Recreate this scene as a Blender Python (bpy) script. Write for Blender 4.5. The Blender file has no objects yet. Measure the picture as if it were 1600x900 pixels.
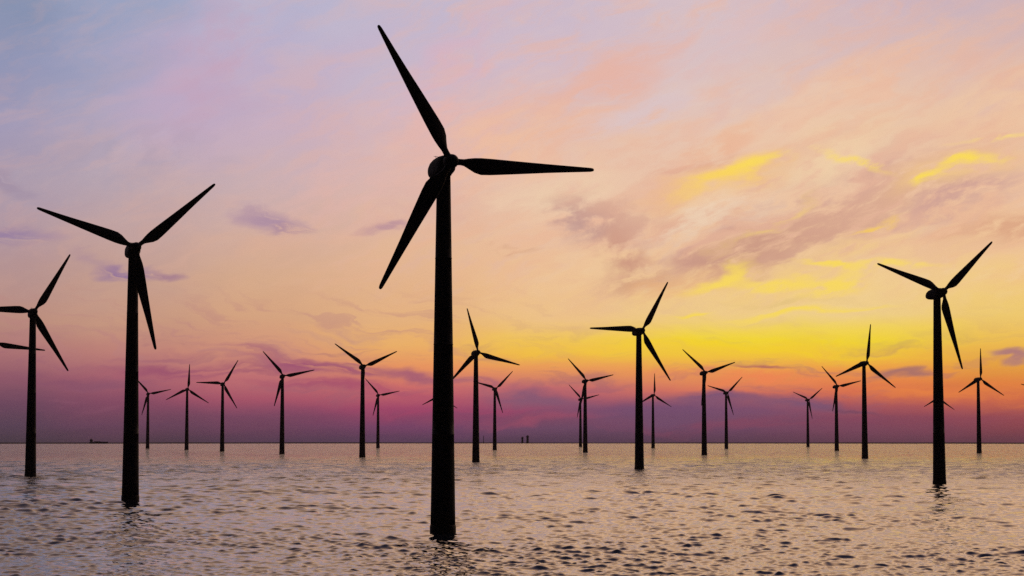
import bpy, bmesh, math, random
import numpy as np
from mathutils import Vector, Matrix
random.seed(7)
R = math.radians
sc = bpy.context.scene
col = sc.collection

# ------------------------------------------------------------------ camera
HUB = 98.0                       # hub height above the water (m)
CAM_H = 27.0                     # eye height (m)
RE = 1.497e6                     # radius of curvature of the water sheet (m)
F = 3300.0                       # focal length for a 1600 px wide picture
PITCH = math.atan(223.0 / F)
cam = bpy.data.cameras.new('camera')
cam.sensor_width = 36.0
cam.lens = 36.0 * F / 1600.0
cam.clip_start = 1.0
cam.clip_end = 60000.0
camo = bpy.data.objects.new('camera', cam)
camo.location = (0, 0, CAM_H)
camo.rotation_euler = (math.pi / 2 + PITCH, 0, 0)
col.objects.link(camo)
sc.camera = camo

def ray(px, py):
    """direction of a point of the 1600x900 photograph"""
    v = Vector((px - 800.0, 450.0 - py, -F))
    return (Matrix.Rotation(math.pi / 2 + PITCH, 3, 'X') @ v).normalized()

def azel(px, py):
    v = ray(px, py)
    return math.degrees(math.atan2(v.x, v.y)), math.degrees(math.asin(v.z))

# ------------------------------------------------------------------ view
sc.view_settings.view_transform = 'Standard'
sc.view_settings.look = 'None'
sc.view_settings.gamma = 1.0
sc.view_settings.exposure = 0.0
sc.view_settings.use_curve_mapping = False
sc.cycles.max_bounces = 6
sc.cycles.sample_clamp_indirect = 4.0
sc.cycles.use_denoising = False

# ------------------------------------------------------------------ node helpers
def lin(c):
    r = []
    for v in c[:3]:
        v = v / 255.0
        r.append(v / 12.92 if v <= 0.04045 else ((v + 0.055) / 1.055) ** 2.4)
    return tuple(r) + (1.0,)

class G:
    """tiny expression builder over a node tree"""
    def __init__(self, nt):
        self.nt = nt
    def n(self, t, **k):
        nd = self.nt.nodes.new(t)
        for a, b in k.items():
            setattr(nd, a, b)
        return nd
    def put(self, sock, v):
        if isinstance(v, bpy.types.NodeSocket):
            self.nt.links.new(v, sock)
        else:
            sock.default_value = v
    def m(self, op, *a, clamp=False):
        nd = self.n('ShaderNodeMath', operation=op, use_clamp=clamp)
        for i, v in enumerate(a):
            self.put(nd.inputs[i], v)
        return nd.outputs[0]
    def mul(self, a, b): return self.m('MULTIPLY', a, b)
    def add(self, a, b): return self.m('ADD', a, b)
    def sub(self, a, b): return self.m('SUBTRACT', a, b)
    def vm(self, op, *a):
        nd = self.n('ShaderNodeVectorMath', operation=op)
        for i, v in enumerate(a):
            self.put(nd.inputs[i], v)
        return nd.outputs[0]
    def xyz(self, x, y, z=0.0):
        nd = self.n('ShaderNodeCombineXYZ')
        for i, v in enumerate((x, y, z)):
            self.put(nd.inputs[i], v)
        return nd.outputs[0]
    def sep(self, v):
        nd = self.n('ShaderNodeSeparateXYZ'); self.put(nd.inputs[0], v)
        return nd.outputs
    def rng(self, v, a, b, c=0.0, d=1.0, smooth=True):
        nd = self.n('ShaderNodeMapRange', interpolation_type='SMOOTHSTEP' if smooth else 'LINEAR')
        nd.clamp = True
        for i, q in enumerate((v, a, b, c, d)):
            self.put(nd.inputs[i], q)
        return nd.outputs[0]
    def noise(self, vec, scale, detail=3.0, rough=0.5, dist=0.0):
        nd = self.n('ShaderNodeTexNoise', noise_dimensions='3D')
        self.put(nd.inputs['Vector'], vec)
        nd.inputs['Scale'].default_value = scale
        nd.inputs['Detail'].default_value = detail
        nd.inputs['Roughness'].default_value = rough
        nd.inputs['Distortion'].default_value = dist
        return nd.outputs
    def mix(self, f, a, b, mode='MIX'):
        nd = self.n('ShaderNodeMix', data_type='RGBA', blend_type=mode)
        self.put(nd.inputs[0], f); self.put(nd.inputs[6], a); self.put(nd.inputs[7], b)
        return nd.outputs[2]
    def ramp(self, f, stops):
        nd = self.n('ShaderNodeValToRGB')
        cr = nd.color_ramp
        cr.interpolation = 'LINEAR'
        stops = sorted(stops, key=lambda s: s[0])
        while len(cr.elements) < len(stops):
            cr.elements.new(0.5)
        for e, (p, c) in zip(cr.elements, stops):
            e.position = p
        for e, (p, c) in zip(cr.elements, stops):
            e.color = c
        self.put(nd.inputs[0], f)
        return nd.outputs[0]

# ------------------------------------------------------------------ sky (world)
SUN_AZ, SUN_EL = 8.5, 2.2        # degrees: behind the cloud bank, right of centre
world = bpy.data.worlds.new('World')
sc.world = world
world.use_nodes = True
nt = world.node_tree
for nd in list(nt.nodes):
    nt.nodes.remove(nd)
g = G(nt)
tc = g.n('ShaderNodeTexCoord')
dx, dy, dz = g.sep(tc.outputs['Generated'])[:3]
D2 = 57.29578
AZ = g.mul(g.m('ARCTAN2', dx, dy), D2)
EL = g.mul(g.m('ARCSINE', dz), D2)
P = g.xyz(AZ, EL)

def strip(vec, rot, sx, sy, off=(0, 0, 0)):
    """rotate the (azimuth, elevation) plane and stretch it: streaky cloud coordinates"""
    mp = g.n('ShaderNodeMapping', vector_type='POINT')
    g.put(mp.inputs['Vector'], vec)
    c, s = math.cos(R(-rot)), math.sin(R(-rot))
    mp.inputs['Rotation'].default_value = (0, 0, R(-rot))
    m2 = g.vm('MULTIPLY', mp.outputs[0], (sx, sy, 1.0))
    return g.vm('ADD', m2, off)

# slow and fast warps of the direction, so that no cloud has a ruled edge
wA = g.noise(strip(P, 8, 0.28, 0.75), 1.0, 4, 0.55)['Color']
wB = g.noise(strip(P, 12, 0.9, 2.3, (3, 7, 1)), 1.0, 4, 0.6)['Color']
vA = g.vm('SUBTRACT', wA, (0.5, 0.5, 0.5))
vB = g.vm('SUBTRACT', wB, (0.5, 0.5, 0.5))
PW = g.vm('ADD', P, g.vm('MULTIPLY', vA, (3.2, 1.5, 0.0)))
PW = g.vm('ADD', PW, g.vm('MULTIPLY', vB, (0.55, 0.28, 0.0)))

# streaky fields
nH = g.noise(strip(PW, 0, 0.35, 2.6, (11, 3, 0)), 1.0, 5, 0.6)['Fac']          # level streaks
nD = g.noise(strip(PW, 24, 0.42, 1.5, (5, 9, 2)), 1.0, 6, 0.62)['Fac']         # rising to the right
PF = g.vm('ADD', P, g.vm('ADD', g.vm('MULTIPLY', vA, (1.0, 0.5, 0.0)), g.vm('MULTIPLY', vB, (0.35, 0.2, 0.0))))
nF = g.noise(strip(PF, 22, 1.1, 3.2, (2, 1, 8)), 1.0, 6, 0.60)['Fac']
nP = g.noise(strip(PF, 20, 0.95, 1.5, (6, 3, 2)), 1.0, 6, 0.58)['Fac']          # puffs          # fine fibres
nS = g.noise(strip(PW, -14, 0.5, 3.6, (1, 4, 5)), 1.0, 5, 0.58)['Fac']         # falling to the right
nB = g.noise(strip(P, 30, 0.16, 0.42, (8, 2, 4)), 1.0, 3, 0.5)['Fac']          # broad veils

# smooth background: one colour column per azimuth
ELW = g.add(EL, g.add(g.mul(g.sub(nH, 0.5), 0.55), g.mul(g.sub(nB, 0.5), 0.9)))
ELS = g.add(EL, g.mul(g.sub(nH, 0.5), 0.30))
kW = g.rng(EL, 1.2, 4.5)
ELm = g.add(g.mul(ELW, kW), g.mul(ELS, g.sub(1.0, kW)))
TE = g.m('DIVIDE', g.add(ELm, 1.0), 14.0, clamp=True)
COLS = {
 0:    [(0,(134,146,176)),(100,(146,150,182)),(200,(162,154,182)),(290,(172,156,174)),(380,(178,150,158)),(440,(184,148,144)),(500,(188,142,128)),(550,(174,116,118)),(590,(148,92,108)),(630,(114,74,98)),(665,(92,68,92)),(692,(66,56,68))],
 200:  [(0,(156,164,194)),(100,(166,166,196)),(200,(178,166,188)),(290,(186,166,176)),(380,(196,162,156)),(440,(198,158,142)),(500,(202,154,130)),(550,(194,132,122)),(590,(172,100,114)),(630,(138,78,104)),(665,(112,70,98)),(692,(78,58,74))],
 420:  [(0,(180,178,206)),(100,(190,176,202)),(200,(200,176,194)),(290,(204,176,178)),(380,(214,174,154)),(440,(216,172,140)),(500,(216,166,130)),(550,(216,150,122)),(590,(198,116,118)),(625,(176,88,110)),(650,(132,74,106)),(692,(84,60,84))],
 640:  [(0,(194,184,206)),(100,(202,182,202)),(200,(214,182,186)),(290,(222,184,174)),(380,(228,184,152)),(440,(230,182,142)),(500,(232,180,128)),(540,(240,180,106)),(575,(238,152,98)),(605,(212,112,110)),(640,(172,74,112)),(665,(130,70,112)),(692,(88,62,90))],
 860:  [(0,(202,186,204)),(100,(210,188,200)),(200,(228,190,176)),(290,(234,196,172)),(380,(237,194,160)),(440,(240,196,148)),(495,(242,198,136)),(528,(246,201,88)),(552,(246,194,72)),(575,(240,158,92)),(605,(206,112,112)),(640,(150,78,112)),(670,(116,76,108)),(692,(84,60,84))],
 1100: [(0,(214,192,198)),(100,(220,194,192)),(200,(234,198,174)),(290,(236,196,166)),(380,(238,194,156)),(440,(242,202,150)),(490,(244,208,138)),(512,(245,211,104)),(530,(247,216,52)),(556,(247,200,62)),(580,(244,160,84)),(612,(222,120,98)),(640,(140,84,116)),(670,(118,74,106)),(692,(92,62,84))],
 1330: [(0,(208,184,194)),(100,(222,190,182)),(200,(238,202,168)),(290,(238,196,164)),(380,(240,198,154)),(440,(242,206,150)),(490,(243,210,138)),(512,(245,212,96)),(532,(246,214,52)),(558,(246,192,66)),(582,(244,152,76)),(612,(228,118,82)),(636,(172,86,100)),(655,(146,76,104)),(670,(132,74,100)),(692,(100,62,82))],
 1600: [(0,(200,176,186)),(100,(226,188,172)),(200,(236,194,162)),(290,(238,194,162)),(380,(240,196,152)),(440,(244,206,132)),(490,(242,204,112)),(535,(242,190,84)),(566,(236,168,68)),(600,(230,134,66)),(626,(214,106,76)),(652,(168,78,88)),(692,(110,62,78))],
}
prev = None; paz = None
for px, lst in sorted(COLS.items()):
    stops = []
    for py, c in lst:
        stops.append(((azel(px, py)[1] + 1.0) / 14.0, lin(c)))
    cr = g.ramp(TE, stops)
    a = azel(px, 450)[0]
    if prev is None:
        prev = cr
    else:
        prev = g.mix(g.rng(g.sep(PW)[0], paz, a), prev, cr)
    paz = a
sky = prev

pwx, pwy = g.sep(PW)[:2]
def patch(px, py, rx, ry, rot, colr, op, nz=None, lo=0.35, hi=0.65, edge=(1.25, 0.15), src=None):
    """one cloud: an ellipse of the warped direction, broken up by a noise field"""
    global sky
    a, e = azel(px, py)
    q = 57.6
    sx, sy = q / rx, q / ry
    mp = g.vm('SUBTRACT', src or PW, (a, e, 0.0))
    c, s = math.cos(R(rot)), math.sin(R(rot))
    ux = g.n('ShaderNodeVectorMath', operation='DOT_PRODUCT'); g.put(ux.inputs[0], mp); ux.inputs[1].default_value = (c * sx, s * sx, 0)
    uy = g.n('ShaderNodeVectorMath', operation='DOT_PRODUCT'); g.put(uy.inputs[0], mp); uy.inputs[1].default_value = (-s * sy, c * sy, 0)
    X, Y = ux.outputs['Value'], uy.outputs['Value']
    d = g.add(g.mul(X, X), g.mul(Y, Y))
    m = g.rng(g.m('SQRT', d), edge[0], edge[1])
    if nz is not None:
        m = g.mul(m, g.rng(nz, lo, hi))
    sky = g.mix(g.mul(m, op), sky, lin(colr))

MAUVE = (190, 148, 142); LILAC = (158, 118, 142); YEL = (252, 220, 92); SALM = (236, 168, 146)
# drifting warm and cool veils over the whole upper sky
up = g.rng(EL, 2.6, 5.0)
sky = g.mix(g.mul(g.mul(g.rng(nD, .42, .66), up), g.rng(AZ, -9, 3, .15, .42)), sky, lin((238, 180, 150)))
sky = g.mix(g.mul(g.mul(g.rng(nB, .5, .72), g.rng(EL, 6, 9)), .25), sky, lin((206, 190, 208)))
sky = g.mix(g.mul(g.mul(g.rng(nF, .45, .68), g.mul(up, g.rng(EL, 6.5, 10.5, 1.0, .25))), g.rng(AZ, -6, 3, .03, .26)), sky, lin((246, 216, 186)))
low = g.mul(g.rng(EL, .1, .8), g.rng(EL, 3.2, 1.8))
sky = g.mix(g.mul(g.mul(g.rng(nH, .50, .68), low), .42), sky, lin((150, 92, 116)))
sky = g.mix(g.mul(g.mul(g.rng(nS, .50, .66), g.mul(g.rng(EL, 1.4, 2.2), g.rng(EL, 4.2, 2.8))), g.rng(AZ, 4, -4, .06, .40)), sky, lin((186, 130, 130)))
# broad tints
patch(300, 150, 110, 150, 80, (196, 168, 196), .6, nB, .3, .6)
patch(120, 60, 150, 120, 0, (142, 152, 184), .3, nB, .35, .6)
patch(560, 80, 110, 90, 0, (194, 186, 206), .6, nB, .3, .6)
patch(730, 170, 150, 80, 30, (234, 184, 176), .55, nD, .35, .6)
patch(960, 120, 150, 40, 32, (232, 180, 164), .8, nD, .30, .55)
patch(880, 210, 130, 40, 30, (238, 186, 158), .7, nD, .35, .6)
patch(1000, 175, 110, 42, 30, (218, 198, 202), .8, nF, .25, .55)
patch(1130, 70, 200, 60, 25, (218, 192, 196), .5, nD, .4, .6)
patch(1380, 105, 240, 45, 22, (236, 188, 162), .85, nD, .35, .6)
patch(1250, 165, 200, 40, 22, (238, 200, 172), .6, nF, .3, .6)
patch(1500, 40, 160, 60, 15, (202, 182, 194), .6, nB, .3, .6)
patch(760, 240, 140, 60, 20, (240, 190, 158), .7, nF, .3, .6)
patch(560, 300, 200, 60, 10, (226, 180, 172), .45, nF, .35, .65)
patch(1230, 340, 430, 120, 12, (220, 170, 150), .62, nD, .36, .62)
patch(1260, 330, 400, 110, 14, (206, 158, 146), .55, nF, .44, .66)
patch(1000, 260, 260, 60, 14, (230, 180, 158), .5, nF, .42, .62)
patch(700, 400, 260, 60, 6, (222, 176, 158), .4, nF, .46, .66)
# pale openings
patch(880, 300, 120, 45, 10, (240, 212, 178), .7, nF, .3, .6)
patch(1110, 330, 110, 40, 25, (242, 214, 184), .8, nF, .35, .6)
patch(1300, 250, 140, 30, 15, (244, 214, 172), .7, nF, .3, .6)
patch(1540, 170, 140, 50, 20, (240, 200, 164), .6, nF, .3, .6)
patch(960, 420, 110, 40, 0, (244, 206, 156), .7, nF, .3, .6)
patch(1250, 365, 160, 30, 18, (244, 206, 156), .6, nF, .35, .6)
# mauve-brown cloud masses right of the big rotor
patch(905, 345, 66, 46, -8, (186, 148, 146), .95, nP, .36, .58)
patch(975, 388, 80, 42, -25, (206, 152, 130), .95, nP, .36, .58)
patch(950, 335, 120, 50, -12, (214, 166, 146), .8, nP, .38, .6)
patch(1010, 425, 90, 30, 4, (212, 162, 134), .7, nP, .36, .58)
patch(640, 330, 190, 40, 6, (216, 172, 166), .4, nP, .42, .64)
patch(330, 110, 170, 90, 60, (198, 164, 186), .5, nP, .38, .62)
patch(170, 260, 200, 60, 10, (172, 158, 176), .45, nP, .40, .62)
patch(720, 90, 130, 60, 40, (220, 178, 190), .5, nP, .38, .62)
patch(985, 440, 80, 26, 10, (214, 164, 130), .85, nF, .38, .6)
patch(1100, 405, 55, 18, -5, (204, 154, 136), .95, nF, .35, .55)
patch(1190, 385, 120, 42, 22, (204, 154, 132), .95, nF, .34, .58)
patch(1290, 345, 160, 46, 22, (212, 162, 140), .9, nF, .34, .60)
patch(1390, 300, 190, 40, 18, (220, 172, 148), .8, nF, .34, .60)
patch(1510, 305, 110, 30, 12, (206, 160, 150), .8, nF, .36, .58)
patch(1560, 355, 110, 28, 14, (222, 168, 134), .9, nF, .34, .58)
patch(1480, 400, 120, 22, 10, (236, 190, 150), .7, nF, .34, .58)
patch(1080, 258, 90, 14, 14, (222, 168, 146), .8, nF, .30, .56)
patch(1120, 225, 120, 20, 25, (236, 182, 150), .7, nF, .32, .56)
# yellow lit streaks, each with a softer orange glow of cloud around it
patch(1130, 276, 130, 32, 18, (246, 196, 124), .7, nF, .25, .55)
patch(1490, 270, 120, 30, 14, (248, 206, 130), .6, nF, .30, .58)
patch(1230, 445, 180, 34, 0, (248, 210, 124), .6, nF, .28, .58)
patch(1330, 395, 120, 22, 14, (248, 210, 132), .5, nF, .32, .58)
patch(1060, 440, 90, 26, 8, (238, 182, 128), .6, nF, .32, .58)
patch(1145, 268, 92, 18, 20, (252, 214, 96), .95, nH, .25, .5)
patch(1190, 250, 60, 9, 12, YEL, .8, nF, .30, .55)
patch(1350, 250, 60, 10, -22, (252, 220, 100), .8, nF, .35, .55)
patch(1525, 252, 46, 12, 10, (252, 220, 92), .95, nF, .30, .52)
patch(1465, 284, 45, 10, 24, (252, 220, 92), .95, nF, .30, .52)
patch(1560, 212, 60, 8, 8, (252, 222, 120), .7, nF, .35, .55)
patch(1190, 345, 90, 12, 40, (250, 214, 120), .55, nF, .40, .6)
patch(1360, 352, 60, 8, 20, (250, 206, 90), .8, nF, .40, .58)
patch(1130, 430, 60, 14, 25, (252, 220, 96), .9, nF, .32, .55)
patch(1220, 441, 110, 11, -4, (252, 220, 92), .8, nF, .28, .52)
patch(1300, 452, 50, 16, 20, (252, 220, 92), .8, nF, .35, .55)
patch(1290, 421, 70, 6, -12, (252, 220, 92), .9, nF, .28, .5)
patch(1400, 425, 90, 8, 3, (252, 220, 100), .8, nF, .30, .55)
patch(1230, 470, 90, 8, -4, (230, 196, 130), .7, nF, .35, .55)
patch(1270, 490, 120, 6, 3, (252, 220, 92), .95, nH, .22, .5)
patch(1080, 486, 35, 5, 6, (254, 222, 80), .8, nF, .30, .5)
patch(1240, 522, 330, 20, 0, (248, 222, 60), .4, nH, .30, .6)
patch(960, 545, 160, 12, 0, (250, 206, 62), .6, nH, .35, .6)
patch(1180, 545, 260, 12, -2, (250, 214, 40), .7, nH, .30, .6)
# small mauve wisps on the left
patch(408, 338, 62, 19, -12, (176, 144, 164), .95, nS, .34, .52, src=None)
patch(438, 352, 40, 10, -6, (172, 136, 154), .8, nS, .30, .5)
patch(20, 375, 80, 22, -6, (152, 128, 162), .9, nS, .34, .55)
patch(10, 295, 40, 16, -8, (160, 142, 164), .7, nS, .32, .52)
patch(185, 419, 64, 15, -12, (152, 120, 154), .95, nS, .28, .48)
patch(262, 432, 40, 9, -4, (166, 126, 144), .85, nS, .28, .5)
patch(590, 355, 52, 10, 3, (190, 148, 156), .9, nS, .32, .52)
patch(570, 520, 60, 7, -16, (196, 146, 134), .45, nS, .32, .52)
patch(500, 520, 50, 6, -10, (200, 150, 134), .4, nS, .32, .52)
patch(800, 400, 40, 8, -5, (214, 164, 134), .6, nF, .36, .56)
# long purple streaks low on the left
patch(250, 549, 90, 9, 2, (168, 104, 118), .85, nH, .34, .56)
patch(400, 545, 90, 8, -10, (178, 114, 122), .85, nS, .34, .54)
patch(320, 575, 190, 13, -2, (158, 84, 112), .9, nH, .32, .54)
patch(480, 572, 140, 16, -8, (162, 86, 116), .95, nS, .32, .54)
patch(500, 606, 120, 11, -3, (168, 84, 112), .8, nH, .32, .54)
patch(640, 590, 90, 13, -10, (170, 96, 118), .9, nS, .30, .52)
patch(100, 590, 160, 14, -2, (140, 84, 108), .7, nH, .34, .56)
patch(600, 618, 130, 12, -8, (182, 84, 112), .6, nS, .34, .56)
# purple bank low in the middle and on the right
patch(830, 622, 105, 17, -2, (142, 92, 120), .95, nH, .22, .46)
patch(760, 606, 80, 10, -5, (176, 104, 118), .8, nS, .3, .52)
patch(890, 652, 200, 9, 3, (186, 84, 112), .6, nH, .36, .58)
patch(720, 646, 120, 9, 3, (190, 70, 112), .6, nH, .34, .58)
patch(1050, 645, 230, 28, 0, (124, 82, 118), .95, nH, .15, .40)
patch(1130, 625, 90, 14, -6, (132, 88, 120), .95, nH, .20, .45)
patch(1260, 632, 90, 15, -4, (130, 88, 120), .9, nH, .24, .48)
patch(1190, 596, 100, 18, 4, (246, 138, 86), .9, nF, .32, .56)
patch(1080, 585, 70, 12, 4, (230, 136, 100), .6, nF, .34, .56)
patch(1490, 606, 170, 20, -2, (242, 136, 70), .85, nH, .30, .56)
patch(1345, 640, 70, 6, -3, (134, 78, 104), .9, nH, .26, .5)
patch(1180, 574, 52, 5, 0, (186, 112, 96), .95, nH, .26, .48)
patch(1410, 577, 52, 9, 0, (176, 118, 108), .95, nH, .24, .46)
patch(1370, 584, 44, 6, 4, (190, 120, 100), .9, nH, .28, .5)
patch(1585, 556, 34, 10, -16, (178, 124, 124), .95, nS, .28, .5)
patch(1540, 559, 60, 4, -4, (220, 152, 90), .7, nH, .3, .52)
patch(1180, 668, 260, 10, 2, (160, 72, 100), .45, nH, .36, .6)

# above the view: warm sky made up to brighten the water, turning to dusk
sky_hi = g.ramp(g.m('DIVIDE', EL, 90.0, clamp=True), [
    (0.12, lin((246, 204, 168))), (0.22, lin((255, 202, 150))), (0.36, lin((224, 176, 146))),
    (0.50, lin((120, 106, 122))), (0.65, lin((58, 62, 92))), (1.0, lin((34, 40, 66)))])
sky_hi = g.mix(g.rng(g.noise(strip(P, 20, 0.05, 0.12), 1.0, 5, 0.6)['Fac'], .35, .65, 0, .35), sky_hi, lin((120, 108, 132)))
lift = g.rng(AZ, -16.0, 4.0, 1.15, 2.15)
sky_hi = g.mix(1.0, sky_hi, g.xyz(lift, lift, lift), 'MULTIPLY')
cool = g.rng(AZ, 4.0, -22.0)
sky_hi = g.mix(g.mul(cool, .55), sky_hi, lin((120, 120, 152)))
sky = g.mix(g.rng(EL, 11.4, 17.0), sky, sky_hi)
# the half of the sky away from the sunset
nish = g.n('ShaderNodeTexSky', sky_type='NISHITA')
nish.sun_disc = False
nish.sun_elevation = R(SUN_EL)
nish.sun_rotation = R(SUN_AZ)
nish.air_density = 1.0; nish.dust_density = 1.5; nish.ozone_density = 2.0
dusk = g.mix(1.0, nish.outputs[0], (0.010, 0.010, 0.012, 1), 'MULTIPLY')
away = g.rng(g.m('ABSOLUTE', g.sub(AZ, 3.0)), 32.0, 85.0)
sky = g.mix(away, sky, dusk)
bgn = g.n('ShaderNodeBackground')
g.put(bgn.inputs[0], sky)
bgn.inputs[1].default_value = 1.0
out = g.n('ShaderNodeOutputWorld')
nt.links.new(bgn.outputs[0], out.inputs[0])
world.cycles.sampling_method = 'MANUAL'
world.cycles.sample_map_resolution = 512

# ------------------------------------------------------------------ the low sun, veiled by cloud
sl = bpy.data.lights.new('sun', 'SUN')
sl.energy = 0.02
sl.angle = R(40)
sl.color = (1.0, 0.62, 0.32)
so = bpy.data.objects.new('sun', sl)
sd = Vector((math.sin(R(SUN_AZ)) * math.cos(R(SUN_EL + 2)), math.cos(R(SUN_AZ)) * math.cos(R(SUN_EL + 2)), math.sin(R(SUN_EL + 2))))
so.rotation_euler = sd.to_track_quat('Z', 'Y').to_euler()
so.location = (0, 0, 400)
col.objects.link(so)

# ------------------------------------------------------------------ materials
def paint(name, base, rough, var=0.25, scale=0.6, metallic=0.0):
    m = bpy.data.materials.new(name); m.use_nodes = True
    nt = m.node_tree; q = G(nt)
    b = nt.nodes['Principled BSDF']
    t = q.n('ShaderNodeTexCoord')
    mp = q.vm('MULTIPLY', t.outputs['Object'], (1.0, 1.0, 0.18))
    n1 = q.noise(mp, scale, 5, 0.6)['Fac']
    f = q.rng(n1, .35, .7)
    lo = tuple(v * (1 - var) for v in base) + (1,); hi = tuple(v * (1 + var) for v in base) + (1,)
    q.put(b.inputs['Base Color'], q.mix(f, lo, hi))
    q.put(b.inputs['Roughness'], q.rng(n1, .3, .7, rough - .06, rough + .08))
    b.inputs['Metallic'].default_value = metallic
    b.inputs['Specular IOR Level'].default_value = 0.12
    return m
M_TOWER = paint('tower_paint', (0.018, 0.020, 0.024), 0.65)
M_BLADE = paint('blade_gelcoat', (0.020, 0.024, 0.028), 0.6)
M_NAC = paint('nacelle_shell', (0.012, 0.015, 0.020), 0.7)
M_BASE = paint('wet_concrete', (0.022, 0.021, 0.020), 0.6, .4, 1.5)
M_FAR = paint('far_steel', (0.03, 0.02, 0.03), 0.8)
M_COAST = paint('coast_scrub', (0.035, 0.018, 0.026), 0.95, .3, 0.004)

def water_mat():
    m = bpy.data.materials.new('sea_water'); m.use_nodes = True
    nt = m.node_tree; q = G(nt)
    b = nt.nodes['Principled BSDF']
    b.inputs['Base Color'].default_value = (0.010, 0.015, 0.022, 1)
    b.inputs['IOR'].default_value = 1.333
    geo = q.n('ShaderNodeNewGeometry')
    pos = geo.outputs['Position']
    rot = q.n('ShaderNodeMapping'); q.put(rot.inputs[0], pos); rot.inputs['Rotation'].default_value = (0, 0, R(12))
    s1 = q.vm('MULTIPLY', rot.outputs[0], (0.55, 1.0, 1.0))
    n1 = q.noise(s1, 0.22, 3, 0.55, 0.3)['Fac']
    n2 = q.noise(s1, 0.9, 3, 0.6, 0.4)['Fac']
    x, y, z = q.sep(pos)[:3]
    r = q.m('SQRT', q.add(q.mul(x, x), q.mul(y, y)))
    far = q.rng(r, 900, 2600)
    gust = q.noise(q.vm('MULTIPLY', rot.outputs[0], (0.16, 0.016, 1.0)), 1.0, 5, 0.7)['Fac']
    gust = q.rng(gust, .38, .62, .25, 1.6)
    big = q.noise(q.vm('MULTIPLY', rot.outputs[0], (0.10, 0.018, 1.0)), 1.0, 5, 0.68)['Fac']
    hgt = q.add(q.mul(n1, q.add(0.0, q.mul(far, q.mul(gust, 2.6)))), q.mul(n2, q.add(0.04, q.mul(far, 0.5))))
    hgt = q.add(hgt, q.mul(big, q.rng(r, 1200, 2600, 0.0, 3.5, False)))
    bp = q.n('ShaderNodeBump'); bp.inputs['Strength'].default_value = 1.0; bp.inputs['Distance'].default_value = 1.0
    q.put(bp.inputs['Height'], hgt)
    q.put(b.inputs['Normal'], bp.outputs[0])
    # cat's paws: patches where the small ripples no eye can resolve are rougher or calmer
    p1 = q.noise(q.vm('MULTIPLY', rot.outputs[0], (0.17, 0.026, 1.0)), 1.0, 5, 0.72)['Fac']
    p2 = q.noise(q.vm('MULTIPLY', rot.outputs[0], (0.035, 0.0045, 1.0)), 1.0, 3, 0.6)['Fac']
    paws = q.add(q.rng(p1, .44, .62, 0.0, .13), q.rng(p2, .45, .65, 0.0, .05))
    q.put(b.inputs['Roughness'], q.add(q.rng(r, 400, 4000, 0.02, 0.08), q.mul(paws, q.rng(r, 450, 1300, 0.15, 1.0))))
    return m
M_WATER = water_mat()

# ------------------------------------------------------------------ helpers
def mesh_obj(name, bm_or_me, mat, parent=None, smooth=True):
    if isinstance(bm_or_me, bmesh.types.BMesh):
        me = bpy.data.meshes.new(name); bm_or_me.normal_update(); bm_or_me.to_mesh(me); bm_or_me.free()
    else:
        me = bm_or_me
    me.materials.append(mat)
    if smooth:
        for p in me.polygons: p.use_smooth = True
    o = bpy.data.objects.new(name, me); col.objects.link(o)
    if parent: o.parent = parent
    return o

def loft(rings, close=True, cap=True, bm=None):
    bm = bm or bmesh.new()
    vs = [[bm.verts.new(p) for p in r] for r in rings]
    n = len(rings[0])
    for a, b in zip(vs, vs[1:]):
        for i in range(n):
            bm.faces.new((a[i], a[(i + 1) % n], b[(i + 1) % n], b[i]))
    if cap:
        bm.faces.new(list(reversed(vs[0]))); bm.faces.new(vs[-1])
    return bm

def ringz(r, z, n=40, cx=0, cy=0):
    return [(cx + r * math.cos(2 * math.pi * i / n), cy + r * math.sin(2 * math.pi * i / n), z) for i in range(n)]

def lathe(prof, n=40, bm=None, cx=0, cy=0):
    return loft([ringz(r, z, n, cx, cy) for r, z in prof], bm=bm)

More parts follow.
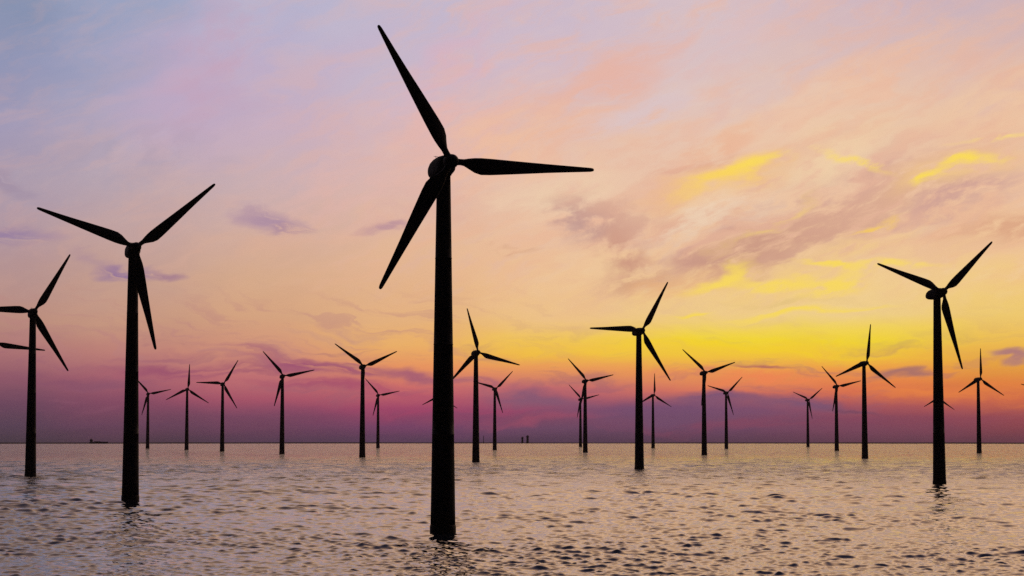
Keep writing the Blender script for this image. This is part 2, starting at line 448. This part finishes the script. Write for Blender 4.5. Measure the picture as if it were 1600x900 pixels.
# ------------------------------------------------------------------ water: one curved sheet, real waves in the near sector
def build_water():
    rng = np.random.default_rng(11)
    rad = [0.5, 40, 100, 180, 260, 320]
    r = 350.0
    while r < 2700:
        rad.append(r); r += 0.46 * (r / 390.0) ** 1.35
    while r < 9000:
        rad.append(r); r += 60 + (r - 2700) * .02
    rad += [9600, 10500, 12000, 15000, 20000]
    rad = np.array(rad)
    front = np.linspace(R(-18.5), R(18.5), 1000)
    rest = np.linspace(R(18.5), R(360 - 18.5), 62)[1:-1]
    ang = np.concatenate([front, rest])
    nr, na = len(rad), len(ang)
    RR, AA = np.meshgrid(rad, ang, indexing='ij')
    X = RR * np.sin(AA); Y = RR * np.cos(AA)
    Z = -(RR ** 2) / (2 * RE)
    sp_r = np.gradient(rad)[:, None] * np.ones((1, na))
    edge = np.clip((R(18.0) - np.abs((AA + math.pi) % (2 * math.pi) - math.pi)) / R(2.0), 0, 1)
    near = np.clip((RR - 345) / 15, 0, 1) * np.clip((2650 - RR) / 1250, 0, 1)
    env = edge * near
    ncomp = 150
    lam = np.exp(np.linspace(math.log(1.3), math.log(30.0), ncomp)) * rng.uniform(.97, 1.03, ncomp)
    dirs = R(8) + rng.choice([-1, 1], ncomp) * np.where(lam > 8, R(22), R(40)) + rng.normal(0, R(20), ncomp)
    slope = 0.265 * math.sqrt(2.0 / ncomp) * np.where(lam > 5, (5 / lam) ** .62, np.where(lam < 3, 1.4, 1.0))
    ph = rng.uniform(0, 2 * math.pi, ncomp)
    dz = np.zeros_like(X); dxx = np.zeros_like(X); dyy = np.zeros_like(X)
    # the open water farther out runs a little higher than the lee in front
    tt = np.clip((RR - 430) / 1100, 0, 1); swell = 0.75 + 1.15 * tt; chop = 1.0 + 0.35 * tt
    # slow patches of rougher and smoother water
    gust = 1.0 + 0.28 * np.sin(X * .021 + Y * .013 + 1) * np.sin(Y * .017 - X * .008) + 0.15 * np.sin(X * .05 + 2) * np.sin(Y * .031)
    for l, d, s, p in zip(lam, dirs, slope, ph):
        k = 2 * math.pi / l
        kx, ky = k * math.sin(d), k * math.cos(d)
        f = np.clip((l / (2.2 * sp_r)) - 1.0, 0, 1)
        a = s / k
        if l > 6: f = f * swell
        else: f = f * chop
        t = kx * X + ky * Y + p
        st = np.sin(t); ct = np.cos(t)
        dz += f * a * ct
        dxx -= f * a * math.sin(d) * st * .95; dyy -= f * a * math.cos(d) * st * .95
    Z += dz * env * gust; X = X + dxx * env; Y = Y + dyy * env
    co = np.stack([X, Y, Z], -1).reshape(-1, 3).astype(np.float32)
    i = np.arange(nr - 1)[:, None] * na; j = np.arange(na)[None, :]; j2 = (j + 1) % na
    q = np.stack([i + j, i + na + j, i + na + j2, i + j2], -1).reshape(-1, 4)
    q = q[:, ::-1]
    me = bpy.data.meshes.new('water')
    me.vertices.add(len(co)); me.vertices.foreach_set('co', co.ravel())
    me.loops.add(q.size); me.loops.foreach_set('vertex_index', q.ravel().astype(np.int32))
    me.polygons.add(len(q)); me.polygons.foreach_set('loop_start', np.arange(0, q.size, 4, dtype=np.int32))
    me.polygons.foreach_set('use_smooth', np.ones(len(q), dtype=bool))
    me.update(calc_edges=True)
    if me.polygons[5 * na + 10].normal.z < 0:
        me.flip_normals()
    me.materials.append(M_WATER)
    o = bpy.data.objects.new('water', me); col.objects.link(o)
    o['kind'] = 'structure'
    return o
build_water()

# low coast just past the horizon
def build_coast():
    bm = bmesh.new()
    rng = np.random.default_rng(3)
    n = 420
    h = np.zeros(n)
    for k in range(1, 30):
        h += rng.normal() / k ** .8 * np.sin(np.linspace(0, 2 * math.pi * k, n) + rng.uniform(0, 6))
    h = (h - h.min()) / (h.max() - h.min())
    rows = []
    for i in range(n):
        a = R(-24 + 48 * i / (n - 1))
        top = 4.2 + 4.0 * h[i]
        prof = [(9650, -4), (9700, top * .7), (9780, top), (10300, top * .9), (10600, -4)]
        rows.append([bm.verts.new((d * math.sin(a), d * math.cos(a), -d * d / (2 * RE) + z)) for d, z in prof])
    for a, b in zip(rows, rows[1:]):
        for j in range(4):
            bm.faces.new((a[j], a[j + 1], b[j + 1], b[j]))
    bmesh.ops.recalc_face_normals(bm, faces=bm.faces)
    o = mesh_obj('coast', bm, M_COAST)
    o['kind'] = 'structure'
build_coast()

# ------------------------------------------------------------------ wind turbine
BL = 40.0
TILT = R(5)
def blade_mesh():
    # local: blade runs along +Z, rotor axis is -Y (towards the wind), trailing edge on +X
    bm = bmesh.new()
    st = [ # r, leading x, trailing x, thickness
        (1.0, -0.95, 0.95, 1.8), (2.6, -0.85, 0.85, 1.6), (3.6, -0.85, 1.00, 1.5), (5.0, -1.12, 1.75, 1.35), (6.6, -1.34, 2.62, 1.15),
        (8.4, -1.44, 3.12, .98), (11, -1.42, 3.02, .82), (15, -1.30, 2.66, .66), (20, -1.14, 2.20, .52), (26, -.96, 1.62, .38),
        (32, -.78, 1.12, .26), (36, -.66, .82, .18), (39, -.56, .58, .12), (39.7, -.46, .42, .09), (40.0, -.22, .2, .05)]
    rings = []
    n = 20
    for r, a, b, t in st:
        c = (b - a); ring = []
        tw = R(13) * max(0, 1 - r / 30.0) ** 1.4 if r > 4 else R(10)
        rr = min(1, max(0, (r - 3.0) / 3.5))
        r *= 1.02
        for k in range(n):
            th = 2 * math.pi * k / n
            u = (1 - math.cos(th)) / 2
            xc = a + c * u
            circ = math.sin(th) * t / 2
            foil = (1 if math.sin(th) >= 0 else -1) * t * 1.0 * (1.35 * math.sqrt(max(u, 0)) * (1 - u) + .04 * (1 - u))
            y = circ * (1 - rr) + foil * rr
            xr = xc * math.cos(tw) - y * math.sin(tw)
            yr = xc * math.sin(tw) + y * math.cos(tw)
            pre = -0.0012 * r * r * .6
            ring.append((xr, yr + pre, r))
        rings.append(ring)
    bm = loft(rings)
    bmesh.ops.recalc_face_normals(bm, faces=bm.faces)
    me = bpy.data.meshes.new('blade'); bm.to_mesh(me); bm.free()
    for p in me.polygons: p.use_smooth = True
    me.materials.append(M_BLADE)
    return me
ME_BLADE = blade_mesh()

def tower_bm():
    pr = []
    z0, z1 = 2.2, 95.9
    r0, r1 = 3.32, 1.85
    secs = [z0, 26, 50, 73, z1]
    for i, (a, b) in enumerate(zip(secs, secs[1:])):
        ra = r0 + (r1 - r0) * (a - z0) / (z1 - z0); rb = r0 + (r1 - r0) * (b - z0) / (z1 - z0)
        if i: pr += [(ra, a + .01), (ra + .07, a + .02), (ra + .07, a + .22), (ra, a + .23)]
        else: pr += [(ra, a)]
        for k in range(1, 6):
            f = k / 6; pr.append((ra + (rb - ra) * f, a + (b - a) * f))
    pr.append((r1, z1 - .5)); pr.append((2.1, z1 - .45)); pr.append((2.1, z1))
    return lathe(pr, 48)

def foundation_bm():
    return lathe([(3.3, -9), (3.42, -1.5), (3.5, 0.4), (3.5, 1.7), (3.42, 1.95), (3.42, 2.2), (3.3, 2.21)], 48)

def ladder_bm():
    bm = bmesh.new()
    def bar(x, y, z0, z1, r):
        loft([[(x + r * math.cos(t * math.pi / 3), y + r * math.sin(t * math.pi / 3), z) for t in range(6)] for z in (z0, z1)], bm=bm)
    for x in (-.35, .35):
        bar(x, -3.82, -3, 5.4, .07)
    z = -2.6
    while z < 5.2:
        loft([[(x, -3.82 + .04 * math.cos(t * math.pi / 2), z + .04 * math.sin(t * math.pi / 2)) for t in range(4)] for x in (-.35, .35)], bm=bm)
        z += .35
    return bm

def door_bm():
    bm = bmesh.new()
    rows = []
    for ang in np.linspace(-8, 8, 5):
        t = R(-90 + ang)
        rows.append([((3.36) * math.cos(t), 3.36 * math.sin(t), 3.0), (3.33 * math.cos(t), 3.33 * math.sin(t), 5.2)])
    outer = [[(x * 1.02, y * 1.02, z) for x, y, z in r] for r in rows]
    vs = [[bm.verts.new(p) for p in r] for r in outer]; vi = [[bm.verts.new(p) for p in r] for r in rows]
    for i in range(4):
        bm.faces.new((vs[i][0], vs[i + 1][0], vs[i + 1][1], vs[i][1]))
        bm.faces.new((vi[i][0], vi[i][1], vi[i + 1][1], vi[i + 1][0]))
        bm.faces.new((vs[i][1], vs[i + 1][1], vi[i + 1][1], vi[i][1]))
        bm.faces.new((vs[i][0], vi[i][0], vi[i + 1][0], vs[i + 1][0]))
    bm.faces.new((vs[0][0], vs[0][1], vi[0][1], vi[0][0])); bm.faces.new((vs[4][0], vi[4][0], vi[4][1], vs[4][1]))
    return bm

def nacelle_bm():
    # superellipse sections along +Y (rear); front at -4.2, rear at 8.6; z measured from hub height
    rings = []
    for y, w, zt, zb, e in [(-4.3, 1.7, 1.65, -1.75, 2.2), (-4.1, 2.0, 1.95, -2.1, 2.4), (-3.0, 2.3, 2.35, -2.6, 3.0), (-0.5, 2.45, 2.6, -2.9, 3.4),
                        (3.0, 2.45, 2.6, -2.85, 3.4), (5.5, 2.35, 2.35, -2.55, 3.0), (7.4, 2.05, 1.8, -2.2, 2.6), (8.6, 1.55, .95, -1.75, 2.3), (9.1, .8, .2, -1.3, 2.0)]:
        ring = []
        for k in range(32):
            t = 2 * math.pi * k / 32
            cx, cz = math.cos(t), math.sin(t)
            x = w * abs(cx) ** (2 / e) * (1 if cx >= 0 else -1)
            hz = (zt - zb) / 2
            z = (zt + zb) / 2 + hz * abs(cz) ** (2 / e) * (1 if cz >= 0 else -1)
            ring.append((x, y, z))
        rings.append(ring)
    return loft(rings)

def mast_bm():
    bm = bmesh.new()
    loft([[(.0 + .07 * math.cos(t), 6.2 + .07 * math.sin(t), z) for t in (0, 2.1, 4.2)] for z in (2.0, 4.1)], bm=bm)
    loft([[(x, 6.2 + .06 * math.cos(t), 3.9 + .06 * math.sin(t)) for t in (0, 2.1, 4.2)] for x in (-.6, .6)], bm=bm)
    return bm

def hub_bm():
    # spinner along -Y
    rings = []
    for y, r in [(-4.45, 1.75), (-4.9, 1.95), (-6.4, 1.95), (-7.2, 1.75), (-7.9, 1.35), (-8.4, .8), (-8.6, .25)]:
        rings.append([(r * math.cos(2 * math.pi * k / 32), y, r * math.sin(2 * math.pi * k / 32)) for k in range(32)])
    return loft(rings)

WIND = R(21.0)            # rotor axes point this far to the right of the straight line to the viewer
HUB_Y = -5.9

def make_turbine():
    root = bpy.data.objects.new('wind_turbine', None); col.objects.link(root)
    parts = []
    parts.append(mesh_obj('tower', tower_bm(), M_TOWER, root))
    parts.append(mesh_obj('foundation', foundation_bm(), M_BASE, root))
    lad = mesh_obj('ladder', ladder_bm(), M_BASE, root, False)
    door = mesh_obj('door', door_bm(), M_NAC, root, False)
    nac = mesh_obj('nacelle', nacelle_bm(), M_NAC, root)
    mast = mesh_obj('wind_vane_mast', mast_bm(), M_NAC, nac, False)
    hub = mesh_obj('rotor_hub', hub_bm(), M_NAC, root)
    for o in (nac, hub):
        o.matrix_local = Matrix.Translation((0, 0, HUB)) @ Matrix.Rotation(-TILT, 4, 'X')
    for o in (parts[0], parts[1], nac, hub):
        b = bmesh.new(); b.from_mesh(o.data); bmesh.ops.recalc_face_normals(b, faces=b.faces); b.to_mesh(o.data); b.free()
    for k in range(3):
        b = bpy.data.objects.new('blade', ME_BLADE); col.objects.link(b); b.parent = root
    return root
proto = make_turbine()

def copy_tree(o, parent=None):
    c = o.copy(); col.objects.link(c); c.parent = parent
    for ch in o.children:
        copy_tree(ch, c)
    return c

def place_turbine(root, px, T, phase, label):
    d = F * HUB / T
    base_y = 673 + F * (CAM_H + d * d / (2 * RE)) / d
    v = ray(px, base_y)
    az = math.atan2(v.x, v.y)
    root.location = (d * math.tan(az), d, -(d / math.cos(az)) ** 2 / (2 * RE))
    root.rotation_euler = (0, 0, WIND)
    root['label'] = label; root['category'] = 'wind turbine'; root['group'] = 'wind turbines standing in the sea'
    k = 0
    for b in root.children:
        if b.name.split('.')[0] == 'blade':
            b.matrix_local = (Matrix.Translation((0, 0, HUB)) @ Matrix.Rotation(-TILT, 4, 'X') @ Matrix.Translation((0, HUB_Y, 0))
                              @ Matrix.Rotation(R(phase + 120 * k), 4, 'Y'))
            k += 1

TURB = [
 (692, 574, -29, 'largest and nearest turbine, thick dark tower left of centre, one blade level to the right'),
 (203.5, 392, -70, 'second largest turbine, tall tower near the left side, two blades raised in a V'),
 (1468, 298, -71, 'third largest turbine, tall tower near the right side, nacelle seen partly side-on'),
 (47.5, 256, 31, 'turbine nearest the left edge whose tower shows whole, its left blade cut off'),
 (999, 216, -89, 'medium turbine right of centre, one blade level left and one raised steeply right'),
 (-14, 190, 98, 'turbine mostly outside the left edge, only one near-level blade crossing behind the leftmost tower'),
 (743.5, 170, -14, 'medium turbine just right of the largest tower, top blade almost upright'),
 (1351.5, 148, 9, 'medium turbine left of the big right-hand turbine, thin blade upright against yellow sky'),
 (566, 141, -54, 'turbine left of the largest tower, only two blades showing in a wide V'),
 (1100.5, 128, -48, 'medium turbine with a wide V of blades, next one right of the centre-right tower'),
 (440.5, 121, -41, 'turbine before purple streak clouds, blades pointing up-left, right and down, in the left half'),
 (1530, 115, 3, 'turbine between the big right-hand tower and the right edge, one blade straight up'),
 (914.5, 111, -42, 'nearer and taller of the two overlapping turbines right of the twin stub towers'),
 (347, 105, -88, 'small turbine in the left half with one blade level left, one raised right'),
 (1307.5, 100, -42, 'small turbine whose right blade reaches towards the medium turbine with upright blade at right'),
 (773, 95, -74, 'small turbine just right of the medium tower that stands beside the largest one'),
 (291.5, 94, 4, 'small turbine with one blade straight up, right of the second largest tower'),
 (1625, 92, -76, 'turbine outside the right edge, only the tip of a left-pointing blade showing'),
 (1135, 87, -73, 'small turbine of the near-overlapping pair right of centre, lower one with its right blade raised'),
 (230.5, 85, -41, 'small turbine half hidden at the right side of the second largest tower'),
 (1020.5, 82, 3, 'small turbine just behind the centre-right tower, its left blade hidden by that tower'),
 (590.5, 82, -41, 'small turbine close behind and right of the wide-V turbine left of the largest tower'),
 (686, 80, 5, 'turbine hidden behind the largest tower, only a blade tip showing on each side'),
 (907, 74, -43, 'farther and lower of the two overlapping turbines right of the twin stub towers'),
 (1466, 76, 5, 'turbine hidden behind the big right-hand tower, two drooping blades showing either side'),
 (1262.5, 73, -67, 'smallest turbine, far off and alone before the purple cloud bank in the right half'),
]
roots = [proto] + [copy_tree(proto) for _ in TURB[1:]]
for rt, (px, T, ph, lb) in zip(roots, TURB):
    place_turbine(rt, px, T, ph, lb)

# ------------------------------------------------------------------ far things on the horizon line
def spot(px, d):
    v = ray(px, 690); az = math.atan2(v.x, v.y)
    return (d * math.sin(az), d * math.cos(az), -d * d / (2 * RE))
def stack(px, h, w, label):
    d = 8800.0
    root = bpy.data.objects.new('beacon_tower', None); col.objects.link(root); root.location = spot(px, d)
    root['label'] = label; root['category'] = 'tower'; root['group'] = 'pair of towers on the horizon'
    mesh_obj('shaft', lathe([(w * .62, -3), (w * .5, h * .2), (w * .44, h * .6), (w * .42, h * .72)], 20), M_FAR, root)
    g1 = mesh_obj('gallery', lathe([(w * .44, h * .722), (w * .66, h * .76), (w * .68, h * .82), (w * .60, h * .83)], 20), M_FAR, root, False)
    mesh_obj('lantern', lathe([(w * .5, h * .831), (w * .5, h * .93), (w * .3, h * .98), (w * .08, h)], 20), M_FAR, root, False)
stack(816.2, 28, 8.5, 'shorter left one of the two dark stub towers on the horizon')
stack(824.3, 34, 10, 'taller right one of the two dark stub towers on the horizon')
mm = bmesh.new()
loft([ringz(1.5, -3, 8), ringz(1.0, 30, 8), ringz(.4, 33, 8)], bm=mm)
loft([ringz(2.2, 27, 8), ringz(2.2, 28, 8)], bm=mm)
mo = mesh_obj('mast', mm, M_FAR); mo.location = spot(755.5, 8700)
mo['label'] = 'thin faint mast on the horizon between the two turbines right of the largest tower'; mo['category'] = 'mast'

def ship():
    root = bpy.data.objects.new('ship', None); col.objects.link(root); root.location = spot(154, 8500)
    root['label'] = 'tiny dark ship low on the horizon between the two tall left-hand towers'; root['category'] = 'ship'
    L, B = 36.0, 6.0
    prof = [(-L, .75), (-L * .9, .95), (0, 1), (L * .75, .9), (L * .93, .45), (L * 1.03, .04)]
    rings = []
    for x, w in prof:
        top = 6.5 + (1.5 if x > L * .7 else 0)
        rings.append([(x, -B * w * .8, -2), (x, B * w * .8, -2), (x, B * w, top), (x, -B * w, top)])
    mesh_obj('hull', loft(rings), M_FAR, root, False)
    def box(bm, x0, x1, y0, y1, z0, z1):
        loft([[(x0, y0, z), (x1, y0, z), (x1, y1, z), (x0, y1, z)] for z in (z0, z1)], bm=bm)
    b = bmesh.new(); box(b, -L * .92, -L * .66, -5, 5, 6.51, 15); box(b, -L * .9, -L * .7, -5.6, 5.6, 15.01, 18); 
    mesh_obj('superstructure', b, M_FAR, root, False)
    b = bmesh.new(); loft([ringz(.7, 18.01, 8, -L * .8), ringz(.3, 25, 8, -L * .8)], bm=b)
    mesh_obj('mast', b, M_FAR, root, False)
    b = bmesh.new(); box(b, -L * .5, L * .2, -4.5, 4.5, 6.51, 9.5); box(b, L * .3, L * .6, -4, 4, 6.51, 8.2)
    mesh_obj('cargo', b, M_FAR, root, False)
ship()

def build_haze():
    bm = bmesh.new()
    bmesh.ops.create_cube(bm, size=1)
    for v in bm.verts:
        v.co.x *= 44000; v.co.y *= 44000; v.co.z = -150 if v.co.z < 0 else 175
    m = bpy.data.materials.new('haze'); m.use_nodes = True
    nt = m.node_tree
    for nd in list(nt.nodes): nt.nodes.remove(nd)
    o_ = nt.nodes.new('ShaderNodeOutputMaterial'); v_ = nt.nodes.new('ShaderNodeVolumePrincipled')
    v_.inputs['Density'].default_value = 1.7e-5
    v_.inputs['Color'].default_value = (0.8, 0.7, 0.78, 1)
    nt.links.new(v_.outputs[0], o_.inputs['Volume'])
    o = mesh_obj('haze', bm, m, None, False); o['kind'] = 'stuff'
build_haze()
